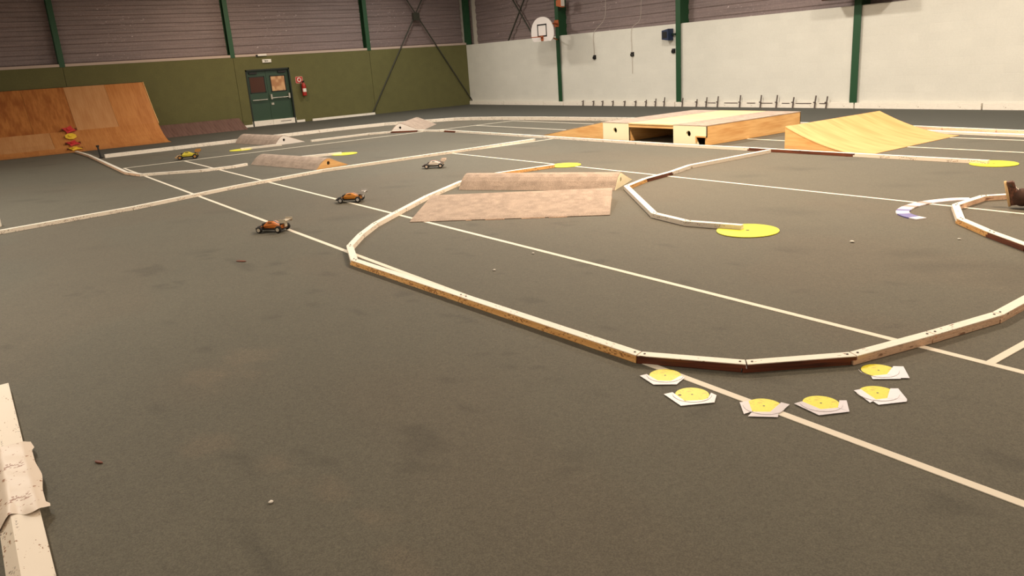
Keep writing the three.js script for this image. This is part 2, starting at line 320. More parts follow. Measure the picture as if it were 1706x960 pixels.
// ---------------------------------------------------------------- track borders: runs of timber beams bolted end to end
const SIDE = { w: M.white, r: M.raw, o: M.ochre, b: M.brown };
function run(label, pts, o = {}) {
  const { h = 0.055, w = 0.07, sides = 'w', split = 1.95, group } = o;
  const t = thing('track_border', label, 'track border', [pts[0][0], 0, pts[0][1]], 0, group);
  const P = [], S = [];
  for (let i = 0; i < pts.length - 1; i++) {
    const [a, b] = [pts[i], pts[i + 1]], L = Math.hypot(b[0] - a[0], b[1] - a[1]), n = Math.max(1, Math.round(L / split));
    for (let k = 0; k < n; k++) { P.push(mix(a, b, k / n)); S.push(sides[i % sides.length]); }
  }
  P.push(pts[pts.length - 1]);
  const ang = P.slice(0, -1).map((p, i) => Math.atan2(P[i + 1][1] - p[1], P[i + 1][0] - p[0]));
  const turn = i => { let d = ang[i] - ang[i - 1]; while (d > Math.PI) d -= 2 * Math.PI; while (d < -Math.PI) d += 2 * Math.PI; return d; };
  for (let i = 0; i < P.length - 1; i++) {
    const L = Math.hypot(P[i + 1][0] - P[i][0], P[i + 1][1] - P[i][1]), g = 0.004;
    const t0 = i ? turn(i) : 0, t1 = i < P.length - 2 ? turn(i + 1) : 0;
    const k0 = Math.tan(Math.max(-1.7, Math.min(1.7, t0)) / 2), k1 = Math.tan(Math.max(-1.7, Math.min(1.7, t1)) / 2), q = w / 2;
    const lap = (s0, s1) => [[g + q * k0 + s0, q], [g - q * k0 + s0, -q], [L - g + q * k1 + s1, -q], [L - g - q * k1 + s1, q]];
    const l0 = i && Math.abs(t0) < 0.5 ? 0.028 : 0, l1 = i < P.length - 2 && Math.abs(t1) < 0.5 ? 0.028 : 0;
    const pos = [P[i][0] - pts[0][0], 0, P[i][1] - pts[0][1]], rot = [0, -ang[i], 0];
    const off = i * 0.37;
    const body = mergeGeometries([prism(lap(-l0, -l1), 0.002, h * 0.5), prism(lap(0, 0), h * 0.5, h - 0.005)]);
    const uv = body.attributes.uv; for (let k = 0; k < uv.count; k++) uv.setXY(k, uv.getX(k) + off, uv.getY(k) + off * 0.3);
    const b = part('beam', body, SIDE[S[i]], t, pos, rot);
    const top = prism(lap(0, 0), h - 0.005, h);
    const tu = top.attributes.uv; for (let k = 0; k < tu.count; k++) tu.setXY(k, tu.getX(k) + off, tu.getY(k) + off);
    part('painted_top', top, M.topWhite, b);
    const near = Math.hypot(P[i][0], P[i][1]) < 12;
    if (near) {
      if (i) part('bolt', disc(0.007, 0.004, 0.035, h, 0, 10), M.bolt, b);
      if (i < P.length - 2) part('bolt', disc(0.007, 0.004, L - 0.035, h, 0, 10), M.bolt, b);
    }
  }
  return t;
}
run('longest curving white-topped border, from behind the double jump round past the six small discs',
  [[-10.73, -8.42], [-10.84, -7.3], [-10.62, -6.45], [-9.86, -5.39], [-9.1, -4.51], [-8.64, -3.98], [-8.19, -3.58], [-7.73, -3.24], [-7.09, -3.0], [-5.2, -3.09], [-3.3, -3.18], [-2.76, -3.52], [-2.41, -4.05], [-2.28, -4.68], [-2.17, -5.3], [-2.19, -5.93]], { sides: 'owwwwwwwoobbrrr' });
run('white border bent into a hook in front of the brown boot',
  [[-3.62, -9.75], [-4.04, -9.17], [-4.03, -8.55], [-3.67, -7.92], [-3.21, -7.53], [-2.75, -7.2], [-2.4, -6.6]], { sides: 'rrwobb' });
run('white border bent sharply beside the carpeted jump, ending on the large middle yellow disc',
  [[-8.61, -11.5], [-8.58, -9.45], [-8.36, -8.79], [-8.22, -8.11], [-7.98, -7.52], [-6.32, -6.38], [-5.73, -6.28], [-5.14, -6.46]], { sides: 'wwbowww' });
run('short white border from the far left yellow disc to the carpeted hump',
  [[-21.43, -6.26], [-21.33, -7.35]]);
run('long straight white border in front of the wooden bridge and curved wooden ramp',
  [[-21.36, -8.2], [-21.43, -10.0], [-21.18, -10.62], [-20.55, -11.18], [-19.49, -11.46], [-18.9, -11.47], [-16.76, -11.49], [-10.95, -11.49], [-9.1, -11.6], [-7.1, -11.66], [-5.14, -11.74]], { sides: 'wwbwbwwwbw' });
run('long white border running from the left edge past the wood-ended hump',
  [[-12.5, 0.7], [-12.82, -0.31], [-13.24, -2.1], [-14.01, -3.93], [-14.52, -5.72], [-14.56, -7.4], [-14.6, -9.2], [-14.7, -11.0]]);
run('white border bending from the foot of the quarter pipe to the wood-ended hump',
  [[-27.3, -3.06], [-25.1, -3.12], [-18.86, -2.99], [-18.05, -3.13], [-17.72, -3.65], [-17.35, -4.18], [-17.3, -4.82], [-17.46, -5.18]], { sides: 'rrrwwww' });
run('short white border behind the wood-ended hump ending on a yellow disc',
  [[-17.45, -6.35], [-17.2, -7.3]]);
run('tall outer white border curving from the quarter pipe past the back of the bridge',
  [[-24.0, -3.35], [-24.2, -7], [-24.34, -10.5], [-24.2, -11.93], [-22.99, -13.91], [-22.39, -14.2], [-21.14, -14.58], [-19.51, -14.87], [-16, -15.3], [-10.9, -15.27], [-8.63, -15.28], [-6, -15.0], [-3, -14.75]], { h: 0.1, w: 0.07, sides: 'wwwwwwwwwwrr' });
{
  const t = tag(part('flat_board', box(-1.5, 1.5, 0.003, 0.045, -0.075, 0.075), M.topWhite, scene, [-6.35, 0, -14.915], [0, -0.082, 0]), 'broad flat white board lying inside the tall outer border behind the curved ramp', 'board'); t.name = 'flat_board';
}
// near left beam with the sheet folded over its joint
{
  const t = thing('track_border', 'white border beam at the bottom left corner with a curled sheet over its joint', 'track border', [-3.2, 0, 0.08]);
  const sec = [[-0.055, 0.002], [0.11, 0.002], [0.056, 0.055], [-0.055, 0.055]];
  const mk = (x0, x1) => { const g = slab(sec.map(([z, y]) => [-z, y]), x0, x1, [], 0.003); g.rotateY(Math.PI / 2); return uvBox(g); };
  const m1 = mk(-0.72, 1.2); part('beam', m1, M.white, t);
  part('beam', mk(-2.6, -0.73), M.white, t);
  const nx = 26, nz = 22, pos = [], idx = [];
  for (let i = 0; i <= nx; i++) for (let j = 0; j <= nz; j++) {
    const u = i / nx, v = j / nz;
    const end = -0.60 + 0.045 * Math.sin(v * 9.5) * (1 - 0.4 * v) - 0.10 * Math.abs(v - 0.35);
    const x = -1.5 + (end + 1.5) * u;
    const s = -0.085 + v * 0.25;                       // distance across the fold
    let z, y;
    const lip = 0.012 * Math.pow(u, 6) * (0.6 + Math.sin(v * 11));
    if (s < 0.056) { z = s; y = 0.0585 + lip - (s < -0.055 ? (s + 0.055) * -0.5 : 0); } else { const k = s - 0.056; z = 0.058 + k * 0.72; y = Math.max(0.006, 0.0585 - k * 0.70) + lip; }
    pos.push(x, y + 0.002 * Math.sin(x * 31 + v * 7), z - 0.014 * step(0.2, 0, Math.abs(((x + 1.02) % 0.35))) * (v < 0.02 ? 1 : 0));
  }
  for (let i = 0; i < nx; i++) for (let j = 0; j < nz; j++) { const a = i * (nz + 1) + j, b = a + nz + 1; idx.push(a, a + 1, b, b, a + 1, b + 1); }
  const g = new THREE.BufferGeometry(); g.setAttribute('position', new THREE.Float32BufferAttribute(pos, 3)); g.setIndex(idx); g.computeVertexNormals();
  const ng = g.toNonIndexed(), p = ng.attributes.position, uv = new Float32Array(p.count * 2); for (let i = 0; i < p.count; i++) { uv[i * 2] = p.getX(i); uv[i * 2 + 1] = p.getZ(i); }
  ng.setAttribute('uv', new THREE.BufferAttribute(uv, 2));
  const sh = part('joint_sheet', ng, M.sheet, t); sh.userData.label = 'curled white sheet folded over the beam joint';
}

// ---------------------------------------------------------------- carpeted humps
// local x along the hump, local z = 0 at the steep front foot, running back to -depth
function hump(label, P0, P1, depth, h, endMat, endLabel) {
  const L = Math.hypot(P1[0] - P0[0], P1[1] - P0[1]), a = Math.atan2(P1[1] - P0[1], P1[0] - P0[0]);
  const t = thing('jump_hump', label, 'ramp', [P0[0], 0, P0[1]], -a);
  const prof = [[0, 0.004], [0.05, h * 0.28], [0.11, h * 0.56], [0.18, h * 0.8], [0.25, h * 0.95], [0.31, h], [0.37, h * 0.97], [0.31 + (depth - 0.31) * 0.45, h * 0.60], [depth, 0.004]];
  // outline in (depth, height); the extrusion runs along z and is turned to run along x
  const turnit = g => { g.rotateY(Math.PI / 2); return uvBox(g); };   // (d, y, e) -> x = e, z = -d
  const skin = []; for (const p of prof) skin.push(p);
  const inner = prof.map(([d, y]) => [d + (d < 0.3 ? 0.012 : -0.004), Math.max(0.003, y - 0.014)]).reverse();
  part('carpet_skin', turnit(slab([...skin, ...inner], 0, L)), M.carpet, t);
  const hole = [[0.31, h * 0.5, 0.036]];
  const e = part('end_panel', turnit(slab(inner.slice().reverse(), L - 0.03, L + 0.004, hole)), endMat, t); e.userData.label = endLabel;
  part('end_panel', turnit(slab(inner.slice().reverse(), 0.0, 0.03, hole)), endMat, t);
  return t;
}
hump('grey-brown carpeted hump with a white end panel beside the far left yellow disc', [-23.9, -6.85], [-21.55, -7.22], 0.95, 0.25, M.whitePanel, 'white end panel with a round hole');
hump('grey-brown carpeted hump with a bare wood end panel against the long white border', [-17.5, -5.28], [-14.98, -5.77], 0.78, 0.2, M.plySide, 'bare wood end panel with a round hole');
hump('pinkish carpeted hump with a white end, farthest of all, set askew by the outer border', [-23.03, -12.16], [-21.33, -10.66], 0.95, 0.26, M.whitePanel, 'white end panel with a round hole');
hump('rounded carpeted hump at the back of the big double jump, pale wood end panel', [-10.15, -6.11], [-8.06, -7.37], 0.94, 0.21, M.cream, 'pale wood end panel with a slot');
{
  const P0 = [-8.54, -4.4], P1 = [-6.83, -6.16], L = Math.hypot(1.71, -1.76), a = Math.atan2(-1.76, 1.71);
  const t = thing('jump_ramp', 'flat sloping carpeted ramp at the front of the big double jump', 'ramp', [P0[0], 0, P0[1]], -a);
  const g = slab([[0, 0.002], [0, 0.010], [0.06, 0.024], [1.17, 0.135], [1.17, 0.120], [0.06, 0.006]], 0, L); g.rotateY(Math.PI / 2);
  part('carpet_skin', uvBox(g), M.carpet, t);
  const e = slab([[0.07, 0.002], [1.15, 0.118], [1.15, 0.002]], 0, 0.02); e.rotateY(Math.PI / 2);
  part('end_panel', uvBox(e.clone()), M.raw, t, [L - 0.03, 0, 0]); part('end_panel', uvBox(e.clone()), M.raw, t, [0.01, 0, 0]);
  part('back_board', uvBox(box(0.03, L - 0.03, 0.002, 0.117, -1.15, -1.13)), M.raw, t);
  const rs = rng(5), tr = []; for (let k = 0; k < 26; k++) { const x = L * (0.28 + 0.5 * rs()); tr.push(box(x, x + 0.03 + 0.05 * rs(), 0.001, 0.006, -0.004, 0.012 + 0.012 * rs())); }
  part('frayed_edge', mergeGeometries(tr), M.raw, t);
}
// ---------------------------------------------------------------- wooden bridge
{
  const zf = -11.8, zb = -14.75, H = 0.385, x0 = -13.24, x1 = -12.40, x2 = -11.12, x3 = -10.28;
  const t = thing('track_bridge', 'low wooden bridge with a tunnel, cream front boxes and a carpet-striped deck', 'bridge', [0, 0, 0]);
  const f = [-15.45, 0.006];
  part('ramp_side', slab([f, [x0, 0.006], [x0, H - 0.012], ], zf - 0.02, zf), M.plySide, t);
  part('ramp_side', slab([f, [x0, 0.006], [x0, H - 0.012], ], zb, zb + 0.02), M.plySide, t);
  part('ramp_carpet', slab([[f[0] - 0.06, 0.004], [x0, H - 0.01], [x0, H + 0.002], [f[0] - 0.06, 0.014]], zb, zf), M.carpet, t);
  for (const [a, b] of [[x0, x1], [x2, x3]]) {
    const c = (a + b) / 2, left = a === x0;
    part('front_panel', slab(left ? [[a + 0.03, 0.02], [b, 0.02], [b, H - 0.006], [a + 0.03, H - 0.006]] : [[a, 0.02], [b - 0.2, 0.02], [b - 0.26, 0.16], [b, 0.16], [b, H - 0.006], [a, H - 0.006]], zf - 0.03, zf + 0.012, [[left ? c + 0.0 : c - 0.02, 0.22, 0.058]]), M.cream, t);
    if (left) part('corner_post', box(a - 0.02, a + 0.025, 0.01, H - 0.006, zf - 0.02, zf + 0.014), M.plySide, t);
    part('side_panel', box(a, a + 0.03, 0.006, H - 0.012, zb, zf), M.plySide, t);
    part('side_panel', box(b - 0.03, b, 0.006, H - 0.012, zb, zf - 0.001), M.plySide, t);
    part('back_panel', box(a, b, 0.006, H - 0.012, zb, zb + 0.02), M.plySide, t);
    part('deck_carpet', box(a - 0.004, b + 0.004, H - 0.01, H + 0.002, zb, zf + 0.015), M.carpet, t);
  }
  part('notch_frame', mergeGeometries([box(x3 - 0.25, x3 + 0.0, 0.16, 0.185, zf + 0.0, zf + 0.03), box(x3 - 0.25, x3 - 0.22, 0.06, 0.165, zf + 0.0, zf + 0.03)]), M.plySide, t);
  part('deck_board', box(x1 + 0.004, x2 - 0.004, H - 0.02, H, zb, zf + 0.015), M.plyDeck, t);
  part('tunnel_lintel', box(x1, x2, 0.30, H - 0.02, zf - 0.05, zf), M.plySide, t);
  part('tunnel_lintel', box(x1, x2, 0.30, H - 0.02, zb, zb + 0.05), M.plySide, t);
  part('tunnel_back_board', box(x1, x2, 0.006, 0.30, zb, zb + 0.02), M.plySide, t);
}
// curved wooden jump
{
  const t = thing('jump_ramp', 'curved bare plywood ramp sloping down to the right, beside the wooden bridge', 'ramp', [0, 0, 0]);
  const A = -8.53, B = -7.0, H = 0.42, n = 16, zf = -11.8, zb = -14.75, curve = [];
  for (let i = 0; i <= n; i++) { const u = i / n; curve.push([A + (B - A) * u, 0.008 + (H - 0.008) * Math.pow(1 - u, 1.75)]); }
  part('riding_surface', slab([...curve, ...curve.slice().reverse().map(([x, y]) => [x, Math.max(0.002, y - 0.012)])], zb, zf), M.plyYellow, t);
  const under = curve.map(([x, y]) => [x + 0.004, Math.max(0.003, y - 0.013)]).filter(([x]) => x < B - 0.2);
  for (const [z0, z1] of [[zf - 0.03, zf - 0.005], [zb + 0.005, zb + 0.03]]) part('side_panel', slab([[A + 0.004, 0.003], [under[under.length - 1][0], 0.003], ...under.slice().reverse()], z0, z1), M.plySide, t);
  part('back_panel', box(A + 0.004, A + 0.024, 0.003, H - 0.015, zb + 0.03, zf - 0.03), M.plySide, t);
}
// ---------------------------------------------------------------- plywood quarter pipe
{
  const t = thing('quarter_pipe', 'tall curved quarter pipe of orange plywood sheets against the green wall', 'skate ramp', [0, 0, 0]);
  const prof = [[-30.26, 1.94], [-29.95, 1.60], [-29.64, 1.24], [-29.3, 0.88], [-28.98, 0.58], [-28.75, 0.41], [-28.49, 0.25], [-28.2, 0.12], [-27.9, 0.035], [-27.5, 0.006]];
  const sheet = (a, b, z0, z1, m, lab) => {
    const c = prof.slice(a, b + 1), back = c.map(([x, y]) => [x - 0.012, Math.max(0.002, y - 0.012)]).reverse();
    const g = slab([...c, ...back], z0 + 0.003, z1 - 0.003), p = g.attributes.position, uv = g.attributes.uv; for (let i = 0; i < p.count; i++) uv.setXY(i, p.getX(i) + z0, p.getZ(i));
    const s = part('plywood_sheet', g, m, t); if (lab) s.userData.label = lab;
  };
  sheet(0, 4, -5.87, -4.65, M.plyOrange); sheet(0, 4, -4.65, -3.42, M.plyPale, 'pale plywood sheet'); sheet(0, 4, -3.42, -2.2, M.plyOld); sheet(0, 4, -2.2, -0.98, M.plyOld); sheet(0, 4, -0.98, 0.3, M.plyOrange); sheet(0, 4, 0.3, 1.5, M.plyOld);
  const swap = M.plyOrange.clone(); sheet(4, 7, -5.87, -2.62, swap); sheet(4, 7, -2.62, -0.2, M.plyPale, 'pale plywood sheet'); sheet(4, 7, -0.2, 1.5, M.plyOrange);
  sheet(7, 9, -5.87, -3.4, M.plyOrange); sheet(7, 9, -3.4, -1, M.plyOrange); sheet(7, 9, -1, 1.5, M.plyOrange);
  for (const z of [-5.84, 1.45]) part('side_frame', slab([...prof.map(([x, y]) => [x - 0.02, Math.max(0.004, y - 0.02)]), [-30.3, 0.004]].filter(([x, y]) => true), z, z + 0.02), M.plySide, t);
  part('edge_strip', slab([...prof.slice(0, 5).map(([x, y]) => [x + 0.004, y + 0.004]), ...prof.slice(0, 5).map(([x, y]) => [x - 0.03, y - 0.03]).reverse()], -5.9, -5.875), M.plyYellow, t);
  part('coping', tube([-30.27, 1.925, -5.87], [-30.27, 1.925, 1.5], 0.02), M.steelDark, t);
  part('deck', box(-30.9, -30.27, 1.86, 1.9, -5.86, 1.5), M.plyOld, t);
}
tag(part('leaning_board', (() => { const g = slab([[0, 0.004], [0.9, 0.40], [0.9, 0.36], [0.05, 0.002]], 0, 3.12); g.rotateY(Math.PI); return uvBox(g); })(), M.brownBoard, scene, [-29.75, 0, -5.96]), 'dull brown low board sloping against the green wall beside the quarter pipe', 'board').name = 'leaning_board';
tag(part('plank', box(X0 + 0.16, X0 + 0.23, 0.003, 0.09, -14.75, -12.0), M.topWhite, scene), 'long white plank lying at the foot of the green wall, right of the door', 'plank').name = 'plank';

// ---------------------------------------------------------------- yellow discs
[['yellow disc on the floor at the start of the far left border', -21.5, -6.28, 0.29],
  ['yellow disc on the floor behind the wood-ended hump', -17.2, -7.36, 0.3],
  ['yellow disc on the floor just behind the carpeted double jump', -10.75, -8.68, 0.28],
  ['large yellow disc under the free end of the sharply bent white border', -5.07, -6.45, 0.31],
  ['yellow disc under the right end of the long border by the curved ramp', -5.09, -11.78, 0.3],
].forEach(([l, x, z, r]) => {
  const t = thing('floor_disc', l, 'disc', [x, 0.0035, z]);
  part('plate', disc(r, 0.006, 0, 0, 0, 48), M.yellow, t);
  part('centre_hole', disc(0.018, 0.0015, 0.0, 0.006, 0.0, 12), M.bolt, t);
});
[['taped yellow paper disc beside the dark brown border, left end of the row',
  -3.032, -3.129, [[[-0.098, 0.111], [-0.087, 0.065], [0.036, 0.090], [0.050, 0.147]], [[0.050, 0.147], [0.024, 0.091], [0.083, 0.039], [0.067, -0.057], [0.102, -0.059], [0.139, 0.051]]]],
['taped yellow paper disc with a brown burn spot, second from the left',
  -2.742, -3.038, [[[-0.109, 0.109], [-0.093, 0.056], [0.041, 0.096], [0.060, 0.153]], [[0.060, 0.153], [0.035, 0.089], [0.090, 0.016], [0.094, -0.022], [0.154, -0.007]], [[0.094, -0.022], [0.058, -0.089], [0.101, -0.084], [0.153, -0.005]]]],
['yellow paper disc taped down over the white court line',
  -2.386, -3.195, [[[-0.114, 0.055], [-0.093, 0.008], [0.001, 0.097], [-0.008, 0.152]], [[0.023, 0.159], [0.004, 0.100], [0.067, 0.036], [0.104, 0.016], [0.131, 0.059]], [[0.067, 0.036], [0.036, -0.098], [0.081, -0.108], [0.111, 0.017]]]],
['yellow paper disc taped to the floor just right of the one on the court line',
  -2.207, -3.433, [[[-0.090, 0.104], [-0.079, 0.051], [0.044, 0.065], [0.078, 0.132]], [[0.078, 0.132], [0.042, 0.067], [0.089, -0.009], [0.156, -0.011]], [[0.091, -0.011], [0.047, -0.093], [0.072, -0.119], [0.156, -0.011]]]],
['yellow paper disc with glossy tape over its right half, lower right pair',
  -2.080, -3.751, [[[-0.101, 0.059], [-0.086, 0.018], [0.040, 0.082], [0.040, 0.138]], [[0.044, 0.115], [0.040, 0.082], [0.070, 0.028], [0.145, -0.031], [0.158, -0.003], [0.083, 0.131]], [[0.070, 0.028], [0.016, -0.096], [0.044, -0.125], [0.146, -0.029]]]],
['yellow paper disc with tape on its right side only, nearest the pale timber border',
  -2.241, -4.035, [[[0.016, 0.104], [0.063, 0.022], [0.122, -0.021], [0.146, 0.029], [0.046, 0.137]], [[0.063, 0.022], [0.026, -0.109], [0.066, -0.144], [0.174, -0.014], [0.141, 0.019]]]],
].forEach(([l, x, z, strips], k) => {
  const t = thing('taped_disc', l, 'marker', [x, 0.0045, z], 0);
  part('paper_disc', disc(0.092, 0.0012, 0, 0, 0, 40), M.paperYellow, t);
  part('centre_mark', disc(0.006, 0.0004, 0, 0.0012, 0, 10), M.greyPeg, t);
  if (k === 1) part('burn_spot', disc(0.01, 0.0004, -0.04, 0.0012, 0.055, 10), M.brown, t);
  strips.forEach((s, i) => part('tape_strip', prism(s, 0.0016 + i * 0.0005, 0.0019 + i * 0.0005), M.tape, t));
  const rim = []; for (let a = 0; a < 40; a++) { const u = -0.6 + a / 39 * 3.0; rim.push([0.106 * Math.cos(u), 0.0036, 0.106 * Math.sin(u)]); }
  part('tape_crease', curveTube(rim, 0.0012, 60), M.tapeRim, t);
});
// ---------------------------------------------------------------- bent blue and white kerb
{
  const c = new THREE.CatmullRomCurve3([[-4.05, -7.90], [-4.19, -7.95], [-4.33, -8.06], [-4.42, -8.26], [-4.45, -8.51], [-4.42, -8.75], [-4.35, -8.93], [-4.27, -9.06], [-4.16, -9.15]].map(([x, z]) => new THREE.Vector3(x, 0, z)));
  const t = thing('curved_kerb', 'flat hook-shaped kerb of white and lavender strips lying left of the boot', 'kerb');
  const lav = std(0x6f6aa6, 0.6), wht = std(0xe6e0e4, 0.6), pale = std(0xa8938c, 0.6);
  const cuts = [0, 0.06, 0.19, 0.28, 0.34, 0.43, 0.5, 0.6, 0.67, 1.0], ms = [wht, lav, wht, lav, wht, pale, wht, pale, wht];
  ms.forEach((m, i) => {
    const L = [], R = [];
    for (let k = 0; k <= 6; k++) { const u = cuts[i] + (cuts[i + 1] - cuts[i]) * k / 6, p = c.getPointAt(u), d = c.getTangentAt(u); L.push([p.x + d.z * 0.065, p.z - d.x * 0.065]); R.unshift([p.x - d.z * 0.065, p.z + d.x * 0.065]); }
    part('kerb_piece', prism([...L, ...R], 0.001, 0.013), m, t);
  });
}
// ---------------------------------------------------------------- small coloured curb blocks by the quarter pipe
{
  const redM = std(0xc23a3a, 0.5), yelM = std(0xe6bf3c, 0.5);
  [[redM, -28.95, 0.62, 'topmost red star-shaped marker lying on the quarter pipe'], [yelM, -28.68, 0.42, 'upper yellow square marker lying on the quarter pipe'], [redM, -28.35, 0.22, 'lower red star-shaped marker near the foot of the quarter pipe'], [yelM, -27.95, 0.075, 'lower yellow star-shaped marker at the foot of the quarter pipe']].forEach(([m, x, y, l], k) => {
    const t = thing('ramp_marker', l, 'marker', [x, y, -3.18 + k * 0.02], 0);
    const s = []; for (let a = 0; a < 8; a++) { const r = k === 1 ? 0.17 : a % 2 ? 0.12 : 0.22; s.push([r * Math.cos(a * Math.PI / 4 + 0.4) * 0.8, r * Math.sin(a * Math.PI / 4 + 0.4)]); }
    const tilt = [0.80, 0.70, 0.5, 0.25][k];
    part('plate', prism(s, -0.0, 0.03, 0.006), m, t, [0, 0, 0], [0, 0, -tilt]);
    part('knob', disc(0.06, 0.03, 0, 0.03, 0, 14), m, t, [0, 0, 0], [0, 0, -tilt]);
    if (k !== 1) part('rubber_tip', mergeGeometries([prism([[-0.03, -0.22], [0.03, -0.22], [0.03, -0.16], [-0.03, -0.16]], 0, 0.034), prism([[-0.03, 0.16], [0.03, 0.16], [0.03, 0.22], [-0.03, 0.22]], 0, 0.034)]), M.brown, t, [0, 0, 0], [0, 0, -tilt]);
  });
  const s = thing('marker_post', 'thin dark post standing at the left end of the tall outer border', 'post', [-24.15, 0, -3.27]);
  part('foot', disc(0.06, 0.02, 0, 0.003, 0, 14), M.black, s); part('shaft', tube([0, 0.02, 0], [-0.02, 0.32, 0.02], 0.022), M.black, s); part('cap', disc(0.04, 0.05, -0.02, 0.3, 0.02, 12), M.black, s);
}
// ---------------------------------------------------------------- remote-controlled cars
function rcCar(label, x, z, turn, body, stripe, wing, dark) {
  const t = thing('toy_car', label, 'toy car', [x, 0.0045, z], turn);
  const bm = std(body, 0.4), sm = std(stripe, 0.4), wm = std(wing, 0.5), dm = std(dark, 0.6);
  part('chassis', prism([[-0.17, -0.05], [-0.1, -0.075], [0.08, -0.075], [0.19, -0.035], [0.19, 0.035], [0.08, 0.075], [-0.1, 0.075], [-0.17, 0.05]], 0.03, 0.045), M.black, t);
  const sh = slab([[-0.16, 0.045], [0.2, 0.045], [0.19, 0.065], [0.1, 0.085], [0.05, 0.125], [-0.03, 0.13], [-0.09, 0.10], [-0.16, 0.085]], -0.06, 0.06, [], 0.014);
  const p = sh.attributes.position; for (let i = 0; i < p.count; i++) { const y = p.getY(i), xx = p.getX(i); p.setZ(i, p.getZ(i) * (1 - 3.2 * Math.max(0, y - 0.07)) * (xx > 0.08 ? 1 - (xx - 0.08) * 3.5 : 1)); }
  sh.computeVertexNormals();
  const b = part('body_shell', sh, bm, t);
  part('window', mergeGeometries([box(-0.02, 0.035, 0.1, 0.122, -0.052, 0.052)]), M.black, b);
  part('stripe', slab([[-0.15, 0.089], [-0.088, 0.104], [-0.03, 0.134], [0.05, 0.129], [0.1, 0.089], [0.18, 0.07], [0.18, 0.066], [0.1, 0.083], [0.05, 0.122], [-0.03, 0.127], [-0.09, 0.098], [-0.15, 0.083]], -0.014, 0.014), sm, b);
  part('wing', mergeGeometries([box(-0.225, -0.15, 0.135, 0.142, -0.085, 0.085), box(-0.23, -0.14, 0.115, 0.16, -0.089, -0.084), box(-0.23, -0.14, 0.115, 0.16, 0.084, 0.089), box(-0.185, -0.175, 0.06, 0.136, -0.03, 0.03)]), wm, t);
  part('nose', slab([[0.1, 0.045], [0.2, 0.045], [0.19, 0.07], [0.1, 0.092]], -0.045, 0.045, [], 0.008), dm, t);
  part('bumper', prism([[0.18, -0.05], [0.225, -0.03], [0.225, 0.03], [0.18, 0.05]], 0.03, 0.05), dm, t);
  part('shock_tower', mergeGeometries([box(0.1, 0.108, 0.05, 0.11, -0.06, 0.06), box(-0.14, -0.132, 0.05, 0.12, -0.06, 0.06)]), M.black, t);
  for (const [wx, wz, r] of [[0.13, 0.105, 0.04], [0.13, -0.105, 0.04], [-0.13, 0.108, 0.043], [-0.13, -0.108, 0.043]]) {
    const w = new THREE.TorusGeometry(r * 0.68, r * 0.34, 10, 20); w.scale(1, 1, 1.7);
    const wl = part('wheel', uvBox(w), M.rubber, t, [wx, r, wz]);
    const rim = new THREE.CylinderGeometry(r * 0.62, r * 0.62, 0.042, 16); rim.rotateX(Math.PI / 2); part('rim', uvBox(rim), wm, wl);
    part('axle', tube([wx, r, wz], [wx, 0.05, 0], 0.006), M.greyPeg, t);
  }
  return t;
}
const headings = Math.atan2(-0.825, -0.566);
rcCar('small orange and black toy buggy with a pale wing, nearest the camera', -9.52, -3.02, headings - 0.25, 0xc87028, 0x2a1a12, 0xb8ac98, 0x2a1c18);
rcCar('small orange toy buggy with a silver wing on the white court line', -10.7, -4.6, headings - 0.1, 0xd88a2c, 0x5a3018, 0xb8b4b0, 0x14110f);
rcCar('small white and red toy buggy on the floor left of the double jump', -12.85, -7.25, headings - 0.05, 0xe4d8cc, 0xa8442a, 0xd8c4b4, 0x3a2420);
rcCar('small toy truck with a bright yellow cab and tan bumper by the far left lines', -20.75, -4.75, headings + 0.25, 0xd8c63c, 0x1c1812, 0xa8783a, 0xc09c70).scale.setScalar(1.35);

// ---------------------------------------------------------------- basketball board on the second column
{
  const bz = -18.6, t = thing('basketball_hoop', 'fan-shaped white basketball backboard with a small rim on a green column', 'basketball hoop', [-23.97, 2.4, bz]);
  const s = new THREE.Shape(); s.moveTo(-0.5, 0); s.lineTo(0.5, 0); s.bezierCurveTo(0.62, 0.06, 0.67, 0.15, 0.67, 0.30); s.bezierCurveTo(0.67, 0.62, 0.40, 0.86, 0, 0.86); s.bezierCurveTo(-0.40, 0.86, -0.67, 0.62, -0.67, 0.30); s.bezierCurveTo(-0.67, 0.15, -0.62, 0.06, -0.5, 0);
  const g = new THREE.ExtrudeGeometry(s, { depth: 0.03, bevelEnabled: false, curveSegments: 20 });
  const b = part('backboard', uvBox(g), M.board, t);
  part('target_square', mergeGeometries([box(-0.28, 0.28, 0.56, 0.61, 0.03, 0.034), box(-0.28, 0.28, 0.16, 0.21, 0.03, 0.034), box(-0.28, -0.23, 0.16, 0.61, 0.03, 0.034), box(0.23, 0.28, 0.16, 0.61, 0.03, 0.034)]), M.black, b);
  const r = new THREE.TorusGeometry(0.2, 0.012, 8, 30); r.rotateX(Math.PI / 2); r.translate(0, 0.16, 0.30);
  part('rim', uvBox(r), M.rim, t);
  part('rim_bracket', mergeGeometries([box(-0.07, 0.07, 0.02, 0.2, 0.03, 0.05), box(-0.05, 0.05, 0.14, 0.18, 0.03, 0.12)]), M.rim, t);
  part('arm', mergeGeometries([tube([0.3, 0.62, 0], [-0.35, 0.62, -0.98], 0.025), tube([-0.2, 0.62, 0], [-0.4, 0.62, -0.98], 0.025), tube([0.2, 0.2, 0], [-0.4, 0.05, -0.98], 0.025)]), M.rim, t);
  part('clamp', box(-0.52, -0.28, 0.5, 0.75, -0.995, -0.97), M.rim, t);
}
